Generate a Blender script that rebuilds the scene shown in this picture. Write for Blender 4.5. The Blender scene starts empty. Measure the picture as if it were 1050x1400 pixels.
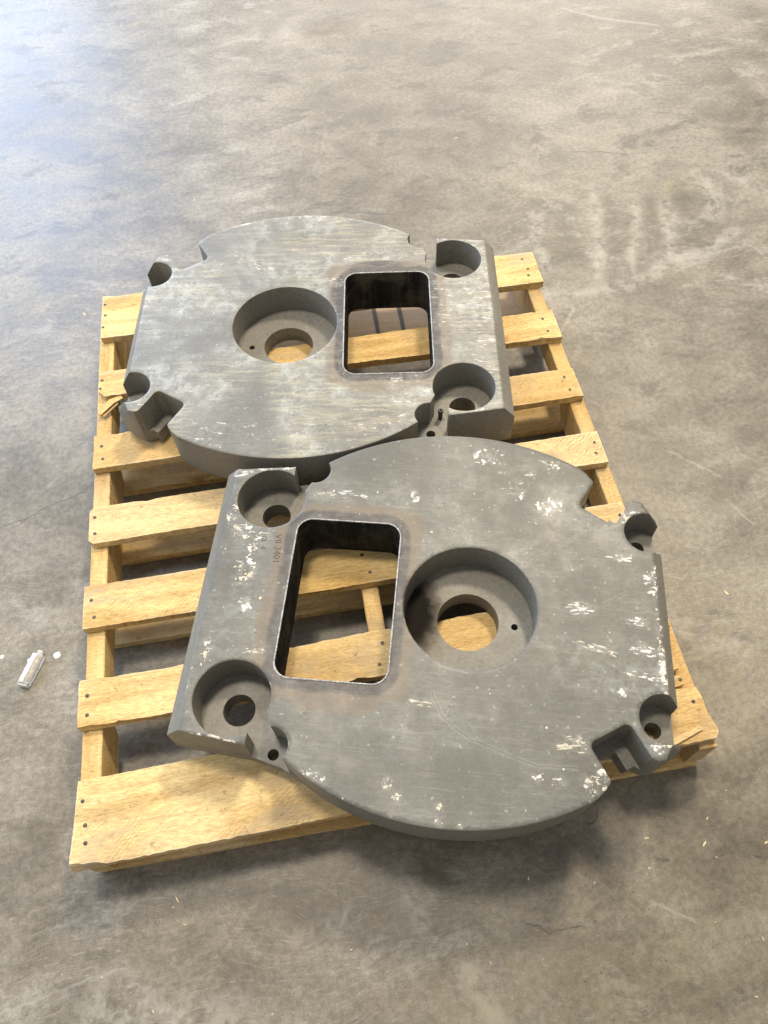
import bpy, bmesh, math, random
import numpy as np
from mathutils import Vector, Matrix, noise as mnoise
from mathutils.geometry import delaunay_2d_cdt
R = math.radians
scene = bpy.context.scene
COL = scene.collection

# ------------------------------------------------------------------ camera
cam_data = bpy.data.cameras.new('camera')
cam = bpy.data.objects.new('camera', cam_data)
COL.objects.link(cam)
rot = Matrix(((0.98666502, 0.15098479, -0.06079248),
              (-0.16038596, 0.83827417, -0.52112644),
              (-0.0277214, 0.52392749, 0.85131164)))
cam.matrix_world = Matrix.Translation((-0.03657, -0.84026, 1.37088)) @ rot.to_4x4()
cam_data.sensor_fit = 'VERTICAL'
cam_data.sensor_height = 36.0
cam_data.lens = 1049.67 / 1400.0 * 36.0
cam_data.clip_start = 0.02
cam_data.clip_end = 200
scene.camera = cam

# ------------------------------------------------------------------ light
world = bpy.data.worlds.new('World')
scene.world = world
world.use_nodes = True
bg = world.node_tree.nodes['Background']
bg.inputs[0].default_value = (1.0, 0.97, 0.92, 1)
bg.inputs[1].default_value = 0.50

def area(name, loc, target, sx, sy, power, col):
    d = bpy.data.lights.new(name, 'AREA')
    d.shape = 'RECTANGLE'
    d.size, d.size_y, d.energy, d.color = sx, sy, power, col
    o = bpy.data.objects.new(name, d)
    COL.objects.link(o)
    o.location = loc
    o.rotation_euler = (Vector(target) - Vector(loc)).to_track_quat('-Z', 'Y').to_euler()
    return o
# daylight through the open loading door, far left
area('door_daylight', (-2.9, 6.4, 2.9), (-0.9, 1.0, 0.0), 3.0, 5.0, 520, (0.52, 0.69, 1.0))
# warm high-bay lamps of the hall
area('high_bay_lamp', (1.9, 2.6, 5.2), (0.1, 0.1, 0.0), 0.7, 0.7, 270, (1.0, 0.86, 0.66))
area('high_bay_lamp', (-0.5, 0.9, 5.4), (0.0, 0.1, 0.0), 0.7, 0.7, 170, (1.0, 0.90, 0.74))
# side windows of the hall, left
area('side_daylight', (-5.6, 1.6, 2.6), (0.0, 0.0, 0.2), 5.0, 3.2, 250, (0.66, 0.80, 1.0))
# pale far end of the hall
area('hall_daylight', (2.4, 9.0, 3.2), (0.6, 1.0, 0.0), 6.0, 4.5, 420, (1.0, 0.94, 0.85))

scene.cycles.use_adaptive_sampling = True
scene.cycles.adaptive_threshold = 0.02
scene.cycles.max_bounces = 5
scene.cycles.diffuse_bounces = 3
scene.cycles.glossy_bounces = 2
scene.cycles.transmission_bounces = 4
scene.cycles.use_denoising = True

scene.view_settings.view_transform = 'Standard'
scene.view_settings.look = 'None'
scene.view_settings.exposure = 0.0
scene.view_settings.gamma = 1.0
scene.view_settings.use_curve_mapping = False

# ------------------------------------------------------------------ helpers
class NT:
    """small wrapper for writing node materials"""
    def __init__(s, name):
        s.mat = bpy.data.materials.new(name)
        s.mat.use_nodes = True
        s.t = s.mat.node_tree
        s.t.nodes.clear()
        s.out = s.t.nodes.new('ShaderNodeOutputMaterial')
        s.b = s.t.nodes.new('ShaderNodeBsdfPrincipled')
        s.t.links.new(s.b.outputs[0], s.out.inputs[0])
    def put(s, sock, v):
        if v is None:
            return
        if hasattr(v, 'is_output'):
            s.t.links.new(v, sock)
        else:
            if sock.type == 'RGBA' and len(v) == 3:
                v = (*v, 1)
            sock.default_value = v
    def n(s, kind, **kw):
        nd = s.t.nodes.new(kind)
        for k, v in kw.items():
            setattr(nd, k, v)
        return nd
    def m(s, op, a, b=None, c=None, clamp=False):
        nd = s.n('ShaderNodeMath', operation=op, use_clamp=clamp)
        for i, v in enumerate((a, b, c)):
            if v is not None:
                s.put(nd.inputs[i], v)
        return nd.outputs[0]
    def v(s, op, a, b=None, scale=None):
        nd = s.n('ShaderNodeVectorMath', operation=op)
        s.put(nd.inputs[0], a)
        if b is not None:
            s.put(nd.inputs[1], b)
        if scale is not None:
            s.put(nd.inputs['Scale'], scale)
        return nd.outputs['Value'] if op in ('LENGTH', 'DOT_PRODUCT', 'DISTANCE') else nd.outputs[0]
    flat = False
    def noise(s, vec, scale=5, detail=4, rough=0.55, dist=0.0, col=False, d3=None):
        nd = s.n('ShaderNodeTexNoise', noise_dimensions='2D' if (s.flat and not d3) else '3D')
        s.put(nd.inputs['Vector'], vec)
        nd.inputs['Scale'].default_value = scale
        nd.inputs['Detail'].default_value = detail
        nd.inputs['Roughness'].default_value = rough
        nd.inputs['Distortion'].default_value = dist
        return nd.outputs[1] if col else nd.outputs[0]
    def voro(s, vec, scale, feature='F1', out='Distance', rnd=1.0):
        nd = s.n('ShaderNodeTexVoronoi', feature=feature, voronoi_dimensions='2D' if s.flat else '3D')
        s.put(nd.inputs['Vector'], vec)
        nd.inputs['Scale'].default_value = scale
        nd.inputs['Randomness'].default_value = rnd
        return nd.outputs[out]
    def map(s, vec, loc=(0, 0, 0), rotz=0.0, scale=(1, 1, 1), kind='POINT'):
        nd = s.n('ShaderNodeMapping', vector_type=kind)
        s.put(nd.inputs[0], vec)
        nd.inputs[1].default_value = loc
        nd.inputs[2].default_value = (0, 0, rotz)
        nd.inputs[3].default_value = scale
        return nd.outputs[0]
    def rng(s, x, a, b, c=0.0, d=1.0, smooth=True):
        nd = s.n('ShaderNodeMapRange', interpolation_type='SMOOTHSTEP' if smooth else 'LINEAR')
        s.put(nd.inputs[0], x)
        for i, q in enumerate((a, b, c, d)):
            nd.inputs[i + 1].default_value = q
        return nd.outputs[0]
    def mix(s, f, a, b, mode='MIX'):
        nd = s.n('ShaderNodeMix', data_type='RGBA', blend_type=mode)
        s.put(nd.inputs[0], f)
        s.put(nd.inputs[6], a)
        s.put(nd.inputs[7], b)
        return nd.outputs[2]
    def attr(s, name, out='Fac'):
        return s.n('ShaderNodeAttribute', attribute_name=name).outputs[out]
    def coord(s, which='Object'):
        return s.n('ShaderNodeTexCoord').outputs[which]
    def blob(s, vec, cx, cy, a, b, ang, inner=0.35):
        """soft ellipse: 1 in the middle, 0 at the rim"""
        q = s.map(vec, (cx, cy, 0), ang, (a, b, 1000.0), 'TEXTURE')
        return s.rng(s.v('LENGTH', q), inner, 1.0, 1.0, 0.0)
    def maxall(s, lst):
        r = lst[0]
        for x in lst[1:]:
            r = s.m('MAXIMUM', r, x)
        return r
    def line(s, vec, pts, w):
        """thin tapered polyline drawn as slim ellipses"""
        o = []
        for (x0, y0), (x1, y1) in zip(pts[:-1], pts[1:]):
            L = math.hypot(x1 - x0, y1 - y0)
            o.append(s.blob(vec, (x0 + x1) / 2, (y0 + y1) / 2, L * 0.56, w, math.atan2(y1 - y0, x1 - x0), 0.3))
        return s.maxall(o)
    def bump(s, h, strength, dist, normal=None):
        nd = s.n('ShaderNodeBump')
        nd.inputs['Strength'].default_value = strength
        nd.inputs['Distance'].default_value = dist
        s.put(nd.inputs['Height'], h)
        if normal is not None:
            s.put(nd.inputs['Normal'], normal)
        return nd.outputs[0]
    def done(s, col=None, rough=None, normal=None, spec=None, metal=None):
        s.put(s.b.inputs['Base Color'], col)
        s.put(s.b.inputs['Roughness'], rough)
        s.put(s.b.inputs['Normal'], normal)
        s.put(s.b.inputs['Specular IOR Level'], spec)
        s.put(s.b.inputs['Metallic'], metal)
        return s.mat

def link(name, me, mat=None, parent=None):
    o = bpy.data.objects.new(name, me)
    COL.objects.link(o)
    if mat is not None and me is not None and not me.materials:
        me.materials.append(mat)
    if parent is not None:
        o.parent = parent
    return o

def tag(o, label=None, cat=None, group=None, kind=None):
    for k, v in (('label', label), ('category', cat), ('group', group), ('kind', kind)):
        if v:
            o[k] = v
    return o

def mesh_from_bm(name, bm, smooth_angle=None):
    bmesh.ops.recalc_face_normals(bm, faces=bm.faces)
    me = bpy.data.meshes.new(name)
    bm.to_mesh(me)
    bm.free()
    if smooth_angle:
        me.shade_smooth()
        me.set_sharp_from_angle(angle=R(smooth_angle))
    return me

def prism(bm, pts, z0, z1):
    lo = [bm.verts.new((x, y, z0)) for x, y in pts]
    hi = [bm.verts.new((x, y, z1)) for x, y in pts]
    n = len(pts)
    bm.faces.new(lo[::-1])
    bm.faces.new(hi)
    for i in range(n):
        bm.faces.new((lo[i], lo[(i + 1) % n], hi[(i + 1) % n], hi[i]))

def circle(cx, cy, r, n=64):
    return [(cx + r * math.cos(2 * math.pi * i / n), cy + r * math.sin(2 * math.pi * i / n)) for i in range(n)]

def rounded(pts, r, seg=8, which=None):
    """round the corners of a convex polygon"""
    out = []
    n = len(pts)
    for i in range(n):
        p = Vector(pts[i]); a = Vector(pts[i - 1]); b = Vector(pts[(i + 1) % n])
        if which is not None and i not in which:
            out.append(tuple(p)); continue
        d1 = (a - p).normalized(); d2 = (b - p).normalized()
        ang = d1.angle(d2)
        t = r / math.tan(ang / 2)
        p1 = p + d1 * t; p2 = p + d2 * t
        c = p + (d1 + d2).normalized() * (r / math.sin(ang / 2))
        a1 = math.atan2(p1.y - c.y, p1.x - c.x); a2 = math.atan2(p2.y - c.y, p2.x - c.x)
        da = (a2 - a1 + math.pi) % (2 * math.pi) - math.pi
        for k in range(seg + 1):
            q = a1 + da * k / seg
            out.append((c.x + r * math.cos(q), c.y + r * math.sin(q)))
    return out

# ---- marks that have a shape of their own are stored as point attributes
def sstep(x, a, b):
    t = np.clip((x - a) / (b - a), 0, 1)
    return t * t * (3 - 2 * t)
def ell(P, cx, cy, a, b, ang, inner=0.2):
    c, s = math.cos(ang), math.sin(ang)
    dx, dy = P[:, 0] - cx, P[:, 1] - cy
    d = np.hypot((dx * c + dy * s) / a, (-dx * s + dy * c) / b)
    return 1 - sstep(d, inner, 1.0)
def polydist(P, pts):
    d = np.full(len(P), 1e9)
    for (x0, y0), (x1, y1) in zip(pts[:-1], pts[1:]):
        e = np.array((x1 - x0, y1 - y0)); L2 = e @ e
        t = np.clip(((P[:, 0] - x0) * e[0] + (P[:, 1] - y0) * e[1]) / L2, 0, 1)
        d = np.minimum(d, np.hypot(P[:, 0] - x0 - t * e[0], P[:, 1] - y0 - t * e[1]))
    return d
def wiggle(pts, step, amp, seed, freq=60.0):
    """resample a polyline and shake it"""
    out = []
    for (x0, y0), (x1, y1) in zip(pts[:-1], pts[1:]):
        L = math.hypot(x1 - x0, y1 - y0)
        n = max(1, int(L / step))
        for i in range(n):
            t = i / n
            x, y = x0 + (x1 - x0) * t, y0 + (y1 - y0) * t
            w = mnoise.fractal(Vector((x * freq, y * freq, seed)), 0.8, 2.1, 3) * amp
            out.append((x - (y1 - y0) / L * w, y + (x1 - x0) / L * w))
    out.append(pts[-1])
    return out
def along(pts, offs):
    """points on and beside a polyline, so that the mesh can carry it"""
    o = []
    for i in range(len(pts)):
        a = pts[max(0, i - 1)]; b = pts[min(len(pts) - 1, i + 1)]
        L = math.hypot(b[0] - a[0], b[1] - a[1]) or 1
        nx, ny = -(b[1] - a[1]) / L, (b[0] - a[0]) / L
        for d in offs:
            o.append((pts[i][0] + nx * d, pts[i][1] + ny * d))
    return o
F_SCUFF= [(0.3085, -0.055, 0.0065, 0.09, 0.0, 0.9), (0.203, -0.262, 0.016, 0.02, 0.5, 1.0), (0.3095, 0.07, 0.005, 0.03, 0.0, 0.9), (0.2489, 0.1103, 0.0214, 0.0072, -0.024, 0.8), (0.303, 0.0683, 0.0134, 0.0206, 0.078, 1.0), (0.1781, 0.0086, 0.0228, 0.0119, 0.08, 0.8), (0.2707, -0.0062, 0.0198, 0.0079, -0.016, 0.8), (0.2079, -0.0583, 0.0393, 0.0064, -0.208, 0.7), (0.2816, -0.0573, 0.0251, 0.0088, -0.013, 1.0), (0.3064, -0.0737, 0.0092, 0.0305, 0.082, 1.0), (0.2736, -0.0993, 0.0243, 0.0062, -0.106, 1.0), (0.2399, -0.1305, 0.0068, 0.0082, 0.083, 1.0), (0.1628, -0.2161, 0.0218, 0.0131, 0.085, 1.0), (0.112, -0.2696, 0.0096, 0.0078, 0.086, 1.0), (0.1374, -0.2726, 0.0107, 0.0062, 0.086, 0.9), (0.1914, -0.271, 0.0191, 0.0146, 0.566, 1.0), (-0.069, -0.1714, 0.017, 0.0046, -0.095, 1.0), (-0.0345, -0.3443, 0.0058, 0.0054, 0.087, 1.0), (-0.0335, -0.3233, 0.0046, 0.0047, -0.689, 1.0), (-0.0041, -0.3456, 0.0042, 0.0039, 0.088, 1.0), (-0.1136, -0.2963, 0.0086, 0.0093, 0.086, 1.0), (-0.098, -0.3146, 0.0048, 0.0046, 0.087, 0.9), (-0.2289, -0.2915, 0.0122, 0.0062, -0.247, 0.8), (-0.208, -0.2992, 0.0065, 0.0042, 0.086, 0.7), (0.1328, 0.2039, 0.0294, 0.0187, -0.242, 0.7), (0.0769, 0.2406, 0.0265, 0.0206, 0.074, 0.5), (0.0238, 0.3073, 0.0272, 0.02, 0.072, 0.6), (0.1399, 0.294, 0.0228, 0.0083, -0.471, 0.8), (0.0995, 0.2763, 0.008, 0.0065, 0.073, 0.8), (-0.1063, 0.2096, 0.0066, 0.011, 0.074, 0.9), (-0.3811, 0.0805, 0.009, 0.0103, 0.077, 0.8), (-0.387, 0.0424, 0.0178, 0.0199, 0.078, 0.8), (-0.3896, 0.0224, 0.0151, 0.0154, 0.078, 0.7), (-0.3784, -0.0236, 0.0161, 0.0148, 0.079, 0.8), (-0.4347, 0.1458, 0.012, 0.0216, 0.075, 0.7), (-0.3792, 0.1058, 0.0182, 0.0105, 0.076, 0.7), (-0.4101, 0.1155, 0.0157, 0.0166, 0.076, 0.7), (-0.347, -0.106, 0.0143, 0.005, 0.081, 0.9), (-0.4243, -0.1021, 0.0084, 0.0316, 0.081, 0.5), (-0.4484, -0.1722, 0.0084, 0.0406, -0.091, 0.75), (-0.3728, -0.2616, 0.0518, 0.0117, -0.246, 0.85), (-0.4257, 0.2478, 0.0408, 0.0152, 0.288, 0.85), (-0.3574, 0.2629, 0.03, 0.0185, 0.288, 0.8), (0.2929, -0.205, 0.0163, 0.0142, 0.085, 1.1), (0.2794, 0.189, 0.0256, 0.0227, 0.075, 1.2), (-0.2367, 0.203, 0.0403, 0.0095, -0.029, 0.6), (-0.0069, 0.0934, 0.0376, 0.0071, -0.322, 0.35)]
B_SCUFF= [(-0.3937, 0.0753, 0.0709, 0.1707, -3.1, 0.65), (-0.426, -0.0138, 0.0306, 0.2179, -3.102, 0.6), (-0.3719, 0.2424, 0.0504, 0.0295, -2.836, 0.8), (-0.3716, -0.2481, 0.0506, 0.0267, 2.954, 0.8), (-0.2596, -0.1885, 0.058, 0.0374, -3.107, 0.7), (-0.1442, -0.2765, 0.1134, 0.0353, 2.998, 0.42), (0.1099, -0.286, 0.1006, 0.0349, -3.002, 0.36), (0.0838, 0.1889, 0.0552, 0.0159, -2.637, 0.75), (0.3135, 0.0153, 0.0114, 0.095, -2.986, 0.6), (0.2402, 0.0563, 0.024, 0.0224, -3.101, 0.5), (0.2778, -0.2114, 0.0255, 0.0212, 2.706, 1.0), (0.2984, 0.2178, 0.0202, 0.0174, -3.098, 1.0), (-0.051, 0.3396, 0.1044, 0.0105, -2.989, 0.8), (0.121, 0.3319, 0.1035, 0.0106, 2.864, 0.8), (-0.0993, 0.1219, 0.0242, 0.0162, -3.099, 0.8), (-0.2048, 0.2006, 0.0998, 0.0169, 2.98, 0.6)]
# ------------------------------------------------------------------ materials
def make_concrete():
    s = NT('concrete')
    s.flat = True
    P = s.coord()
    A = s.attr('mark_a', 'Color'); B = s.attr('mark_b', 'Color')
    sa = s.n('ShaderNodeSeparateColor'); s.t.links.new(A, sa.inputs[0])
    sb = s.n('ShaderNodeSeparateColor'); s.t.links.new(B, sb.inputs[0])
    warp = s.v('SCALE', s.v('SUBTRACT', s.noise(P, 3.0, 3, col=True), (0.5, 0.5, 0.5)), scale=0.12)
    PW = s.v('ADD', P, warp)
    big = s.noise(PW, 1.6, 5, 0.6)
    mid = s.noise(s.map(PW, rotz=0.6, scale=(1.0, 1.5, 1)), 6.0, 7, 0.66)
    trowel = s.noise(s.map(PW, rotz=-0.45, scale=(1.0, 1.9, 1)), 7.0, 7, 0.72)
    fine = s.noise(P, 85.0, 5, 0.72)
    grit = s.noise(P, 420.0, 2, 0.6)
    tone = s.m('ADD', s.m('MULTIPLY', s.rng(big, 0.34, 0.66), 0.40), s.m('MULTIPLY', s.rng(mid, 0.32, 0.68), 0.60))
    col = s.mix(tone, (0.106, 0.092, 0.068), (0.230, 0.206, 0.163))
    zone = s.noise(P, 1.1, 2)
    lait = s.m('MULTIPLY', s.rng(trowel, 0.50, 0.68), s.rng(zone, 0.42, 0.62))
    col = s.mix(s.m('MULTIPLY', lait, 0.50), col, (0.34, 0.32, 0.275))
    burn = s.m('MULTIPLY', s.rng(trowel, 0.48, 0.34), s.rng(zone, 0.62, 0.40))
    col = s.mix(s.m('MULTIPLY', burn, 0.60), col, (0.070, 0.061, 0.049))
    col = s.mix(0.62, col, s.mix(s.rng(fine, 0.3, 0.7), (0.34, 0.34, 0.34), (0.66, 0.66, 0.66)), 'OVERLAY')
    col = s.mix(0.35, col, s.mix(s.rng(grit, 0.35, 0.65), (0.33, 0.33, 0.33), (0.67, 0.67, 0.67)), 'OVERLAY')
    s1 = s.noise(s.map(PW, rotz=0.7, scale=(1.0, 9.0, 1)), 26.0, 4, 0.75)
    s2 = s.noise(s.map(PW, rotz=-0.9, scale=(1.0, 11.0, 1)), 22.0, 4, 0.75)
    scz = s.m('MAXIMUM', s.m('MULTIPLY', s.rng(s1, 0.56, 0.72), s.rng(zone, 0.44, 0.60)), s.m('MULTIPLY', s.rng(s2, 0.57, 0.72), s.rng(big, 0.46, 0.62)))
    col = s.mix(s.m('MULTIPLY', scz, 0.50), col, (0.38, 0.34, 0.30))
    scd = s.m('MULTIPLY', s.rng(s1, 0.44, 0.28), s.rng(big, 0.60, 0.42))
    col = s.mix(s.m('MULTIPLY', scd, 0.40), col, (0.075, 0.067, 0.055))
    # marks with a shape of their own (see floor_marks): pale smears, dark smears, stains, cracks, scratches
    brk = s.rng(s.noise(P, 26, 5, 0.72), 0.36, 0.60)
    col = s.mix(s.m('MULTIPLY', s.m('MULTIPLY', sa.outputs[0], brk), 0.58), col, (0.36, 0.34, 0.29))
    col = s.mix(s.m('MULTIPLY', s.m('MULTIPLY', sa.outputs[1], brk), 0.62), col, (0.076, 0.067, 0.052))
    col = s.mix(s.m('MULTIPLY', s.m('MULTIPLY', sa.outputs[2], brk), 0.75), col, (0.085, 0.060, 0.036))
    col = s.mix(s.m('MULTIPLY', s.m('MULTIPLY', sb.outputs[1], brk), 0.75), col, (0.36, 0.29, 0.155))
    col = s.mix(s.m('MULTIPLY', sb.outputs[2], 0.35), col, (0.42, 0.40, 0.36))
    col = s.mix(s.m('MULTIPLY', s.m('MULTIPLY', sb.outputs[0], s.rng(fine, 0.36, 0.52)), 0.85), col, (0.03, 0.036, 0.03))
    vd = s.voro(P, 24.0)
    pit = s.m('MULTIPLY', s.rng(vd, 0.02, 0.06, 1, 0), s.rng(s.noise(P, 3.0, 3), 0.56, 0.66))
    col = s.mix(s.m('MULTIPLY', pit, 0.7), col, (0.05, 0.044, 0.036))
    vd2 = s.voro(s.v('ADD', P, (3.1, 1.7, 0)), 46.0)
    spk = s.m('MULTIPLY', s.rng(vd2, 0.02, 0.05, 1, 0), s.rng(big, 0.46, 0.60))
    col = s.mix(s.m('MULTIPLY', spk, 0.7), col, (0.50, 0.47, 0.40))
    rough = s.m('ADD', s.rng(mid, 0.3, 0.7, 0.41, 0.48), s.m('MULTIPLY', lait, 0.05))
    h = s.m('ADD', s.m('MULTIPLY', s.noise(P, 60, 4, 0.7), 0.55), s.m('MULTIPLY', s.noise(P, 9, 3, 0.6), 0.15))
    return s.done(col, rough, s.bump(h, 0.13, 0.003), 0.5)

def make_wood(name, along, base=None, pink=0.0):
    """rough-sawn pine; 'along' 0 = grain along x, 1 = along y"""
    s = NT(name)
    P = s.coord()
    rnd = s.n('ShaderNodeObjectInfo').outputs['Random']
    off = s.n('ShaderNodeCombineXYZ')
    for i, k in enumerate((7.3, 3.1, 1.9)):
        s.t.links.new(s.m('MULTIPLY', rnd, k), off.inputs[i])
    Q = s.v('ADD', P, off.outputs[0])
    st = (1.0, 14.0, 14.0) if along == 0 else (14.0, 1.0, 14.0)
    st2 = (3.0, 70.0, 70.0) if along == 0 else (70.0, 3.0, 70.0)
    wob = s.v('ADD', Q, s.v('SCALE', s.v('SUBTRACT', s.noise(Q, 5, 3, col=True), (0.5, 0.5, 0.5)), scale=0.03))
    g1 = s.noise(s.v('MULTIPLY', wob, st), 2.2, 5, 0.6, 0.6)
    g2 = s.noise(s.v('MULTIPLY', wob, st2), 2.0, 4, 0.6, 0.2)
    cloud = s.noise(Q, 6.0, 5, 0.6)
    col = s.mix(s.rng(g1, 0.34, 0.66), (0.47, 0.300, 0.106), (0.71, 0.515, 0.222))
    col = s.mix(s.m('MULTIPLY', s.rng(g2, 0.52, 0.70), 0.5), col, (0.40, 0.225, 0.07))
    col = s.mix(s.m('MULTIPLY', s.rng(cloud, 0.42, 0.70), 0.50), col, (0.72, 0.565, 0.31))
    # board to board difference
    col = s.mix(s.m('MULTIPLY', s.rng(rnd, 0.45, 1.0), 0.50), col, (0.50, 0.315, 0.125))
    col = s.mix(s.m('MULTIPLY', s.rng(rnd, 0.40, 0.0), 0.40), col, (0.70, 0.56, 0.34))
    # fuzzy diagonal band-saw marks
    wv = s.n('ShaderNodeTexWave', wave_type='BANDS', bands_direction='X')
    s.put(wv.inputs['Vector'], s.map(wob, rotz=0.85 if along == 0 else 0.4))
    wv.inputs['Scale'].default_value = 48
    wv.inputs['Distortion'].default_value = 7.0
    wv.inputs['Detail'].default_value = 3
    saw_zone = s.rng(s.noise(Q, 5.5, 3), 0.53, 0.68)
    saw = s.m('MULTIPLY', s.rng(wv.outputs[1], 0.45, 0.85), saw_zone)
    col = s.mix(s.m('MULTIPLY', saw, 0.50), col, (0.34, 0.21, 0.085))
    # pressed grain fibres
    fib = s.noise(s.map(Q, rotz=0.5, scale=(1, 5, 1)), 95, 3, 0.7)
    col = s.mix(0.80, col, s.mix(s.rng(fib, 0.3, 0.7), (0.34, 0.34, 0.34), (0.64, 0.64, 0.64)), 'OVERLAY')
    # grey weathering, scuffs, knots
    grey = s.m('MULTIPLY', s.rng(s.noise(s.v('MULTIPLY', Q, (1, 2, 1)), 4.2, 7, 0.7, 0.8), 0.48, 0.68), 0.75)
    col = s.mix(grey, col, (0.40, 0.31, 0.20))
    kd = s.voro(s.v('MULTIPLY', wob, (1.0, 1.6, 1.6) if along == 0 else (1.6, 1.0, 1.6)), 4.4)
    knot = s.rng(s.m('ADD', kd, s.m('MULTIPLY', s.m('SUBTRACT', g2, 0.5), 0.12)), 0.05, 0.13, 1, 0)
    col = s.mix(s.m('MULTIPLY', knot, 0.7), col, (0.22, 0.105, 0.035))
    drt = s.rng(s.noise(Q, 70, 4, 0.75), 0.60, 0.70)
    col = s.mix(s.m('MULTIPLY', drt, 0.6), col, (0.17, 0.115, 0.06))
    if base:
        col = s.mix(pink, col, base)
    # splintered pale arrises
    edge = s.attr('edge')
    ed = s.m('MULTIPLY', s.rng(edge, 0.55, 1.0), s.rng(cloud, 0.40, 0.6))
    col = s.mix(s.m('MULTIPLY', ed, 0.6), col, (0.74, 0.62, 0.42))
    h = s.m('ADD', g2, s.m('MULTIPLY', fib, 0.8))
    return s.done(col, 0.78, s.bump(h, 0.45, 0.0016), 0.25)

def make_steel(name, base, streak, speck, front):
    """grey steel plate: mill finish, worn white edges, torch-cut opening, scuffs"""
    s = NT(name)
    s.flat = True
    P = s.coord()
    pz = s.n('ShaderNodeSeparateXYZ'); s.t.links.new(P, pz.inputs[0]); pz = pz.outputs[2]
    geo = s.n('ShaderNodeNewGeometry')
    nrm = s.n('ShaderNodeSeparateXYZ'); s.t.links.new(geo.outputs['True Normal'], nrm.inputs[0])
    up = s.rng(nrm.outputs[2], 0.5, 0.85)
    topf = s.m('MULTIPLY', up, s.rng(pz, -0.020, -0.006))       # the upper face only
    mk = s.n('ShaderNodeSeparateColor'); s.t.links.new(s.attr('mark', 'Color'), mk.inputs[0])
    scuff, halo, oil = mk.outputs
    ml = s.n('ShaderNodeSeparateColor'); s.t.links.new(s.attr('line', 'Color'), ml.inputs[0])
    edge, gouge, lip = ml.outputs
    wv = s.v('SCALE', s.v('SUBTRACT', s.noise(P, 55, 3, 0.65, col=True), (0.5, 0.5, 0.5)), scale=0.012)
    wob = s.v('ADD', P, wv)
    big = s.noise(P, 4.5, 5, 0.62)
    mid = s.noise(P, 17.0, 6, 0.68, d3=True)
    fin = s.noise(P, 170.0, 3, 0.7, d3=True)
    lo = tuple(c * 0.80 for c in base); hi = tuple(c * 1.20 for c in base)
    col = s.mix(s.rng(big, 0.35, 0.65), lo, hi)
    col = s.mix(s.m('MULTIPLY', s.rng(mid, 0.48, 0.72), 0.40), col, tuple(c * 1.35 for c in base))
    col = s.mix(s.m('MULTIPLY', s.rng(mid, 0.44, 0.28), 0.25), col, tuple(c * 0.70 for c in base))
    col = s.mix(0.35, col, s.mix(s.rng(fin, 0.3, 0.7), (0.36, 0.36, 0.36), (0.64, 0.64, 0.64)), 'OVERLAY')
    # scratches and rubbed-on dust running along the plate
    sk1 = s.noise(s.map(wob, rotz=0.06, scale=(1.0, 12, 1)), 9.0, 6, 0.72)
    sk2 = s.noise(s.map(wob, rotz=-0.25, scale=(1.0, 15, 1)), 14.0, 5, 0.72)
    zone = s.rng(big, 0.36, 0.60)
    sk = s.m('MULTIPLY', s.m('MAXIMUM', s.rng(sk1, 0.52, 0.72), s.m('MULTIPLY', s.rng(sk2, 0.56, 0.74), 0.8)), zone)
    sk = s.m('MULTIPLY', s.m('MULTIPLY', sk, streak), topf)
    col = s.mix(sk, col, (0.56, 0.54, 0.48))
    blot = s.noise(wob, 38, 6, 0.74)
    if not front:
        och = s.m('MULTIPLY', s.m('MULTIPLY', s.rng(sk1, 0.42, 0.62), s.rng(s.noise(P, 3.2, 2), 0.44, 0.60)), topf)
        col = s.mix(s.m('MULTIPLY', och, 0.40), col, (0.40, 0.36, 0.235))
        film = s.m('MULTIPLY', s.m('MULTIPLY', s.rng(blot, 0.44, 0.62), s.rng(s.noise(P, 5.0, 3), 0.40, 0.62)), topf)
        col = s.mix(s.m('MULTIPLY', film, 0.30), col, (0.50, 0.54, 0.50))
    else:
        film = s.m('MULTIPLY', s.m('MULTIPLY', s.rng(blot, 0.45, 0.66), s.rng(s.noise(P, 4.0, 3), 0.45, 0.66)), topf)
        col = s.mix(s.m('MULTIPLY', film, 0.16), col, (0.40, 0.45, 0.42))
        col = s.mix(s.m('MULTIPLY', s.m('MULTIPLY', s.rng(oil, 0.3, 0.6), topf), 0.42), col, (0.095, 0.088, 0.073))
    # heat-tinted band round the rectangular opening, black torch-cut walls
    hb = s.m('MULTIPLY', s.rng(s.m('ADD', halo, s.m('MULTIPLY', s.m('SUBTRACT', mid, 0.5), 0.30)), 0.66, 0.84), topf)
    ht = s.m('MULTIPLY', s.m('MULTIPLY', s.rng(s.m('ADD', halo, s.m('MULTIPLY', s.m('SUBTRACT', blot, 0.5), 0.9)), 0.20, 0.52), topf), s.rng(big, 0.36, 0.52))
    col = s.mix(s.m('MULTIPLY', ht, 0.62), col, (0.150, 0.108, 0.068))
    col = s.mix(s.m('MULTIPLY', hb, 0.80), col, s.mix(s.rng(blot, 0.4, 0.6), (0.028, 0.027, 0.030), (0.070, 0.067, 0.066)))
    q = s.v('SUBTRACT', P, (-0.2185, 0.0, 0.0))
    q = s.v('SUBTRACT', s.v('ABSOLUTE', s.v('MULTIPLY', q, (1, 1, 0))), (0.0915, 0.147, 0.0))
    q = s.v('MULTIPLY', s.v('MAXIMUM', q, (-0.001, -0.001, 0)), (1, 1, 0))
    wall = s.m('MULTIPLY', s.rng(s.v('LENGTH', s.v('MAXIMUM', q, (0, 0, 0))), 0.0005, 0.002, 1, 0), s.m('SUBTRACT', 1.0, up))
    wall = s.m('MULTIPLY', wall, s.rng(s.v('LENGTH', s.v('SUBTRACT', s.v('MULTIPLY', P, (1, 1, 0)), (-0.2185, 0, 0))), 0.19, 0.20, 1, 0))
    drag = s.noise(s.v('MULTIPLY', P, (60, 60, 6)), 3.0, 4, 0.6, d3=True)
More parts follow.
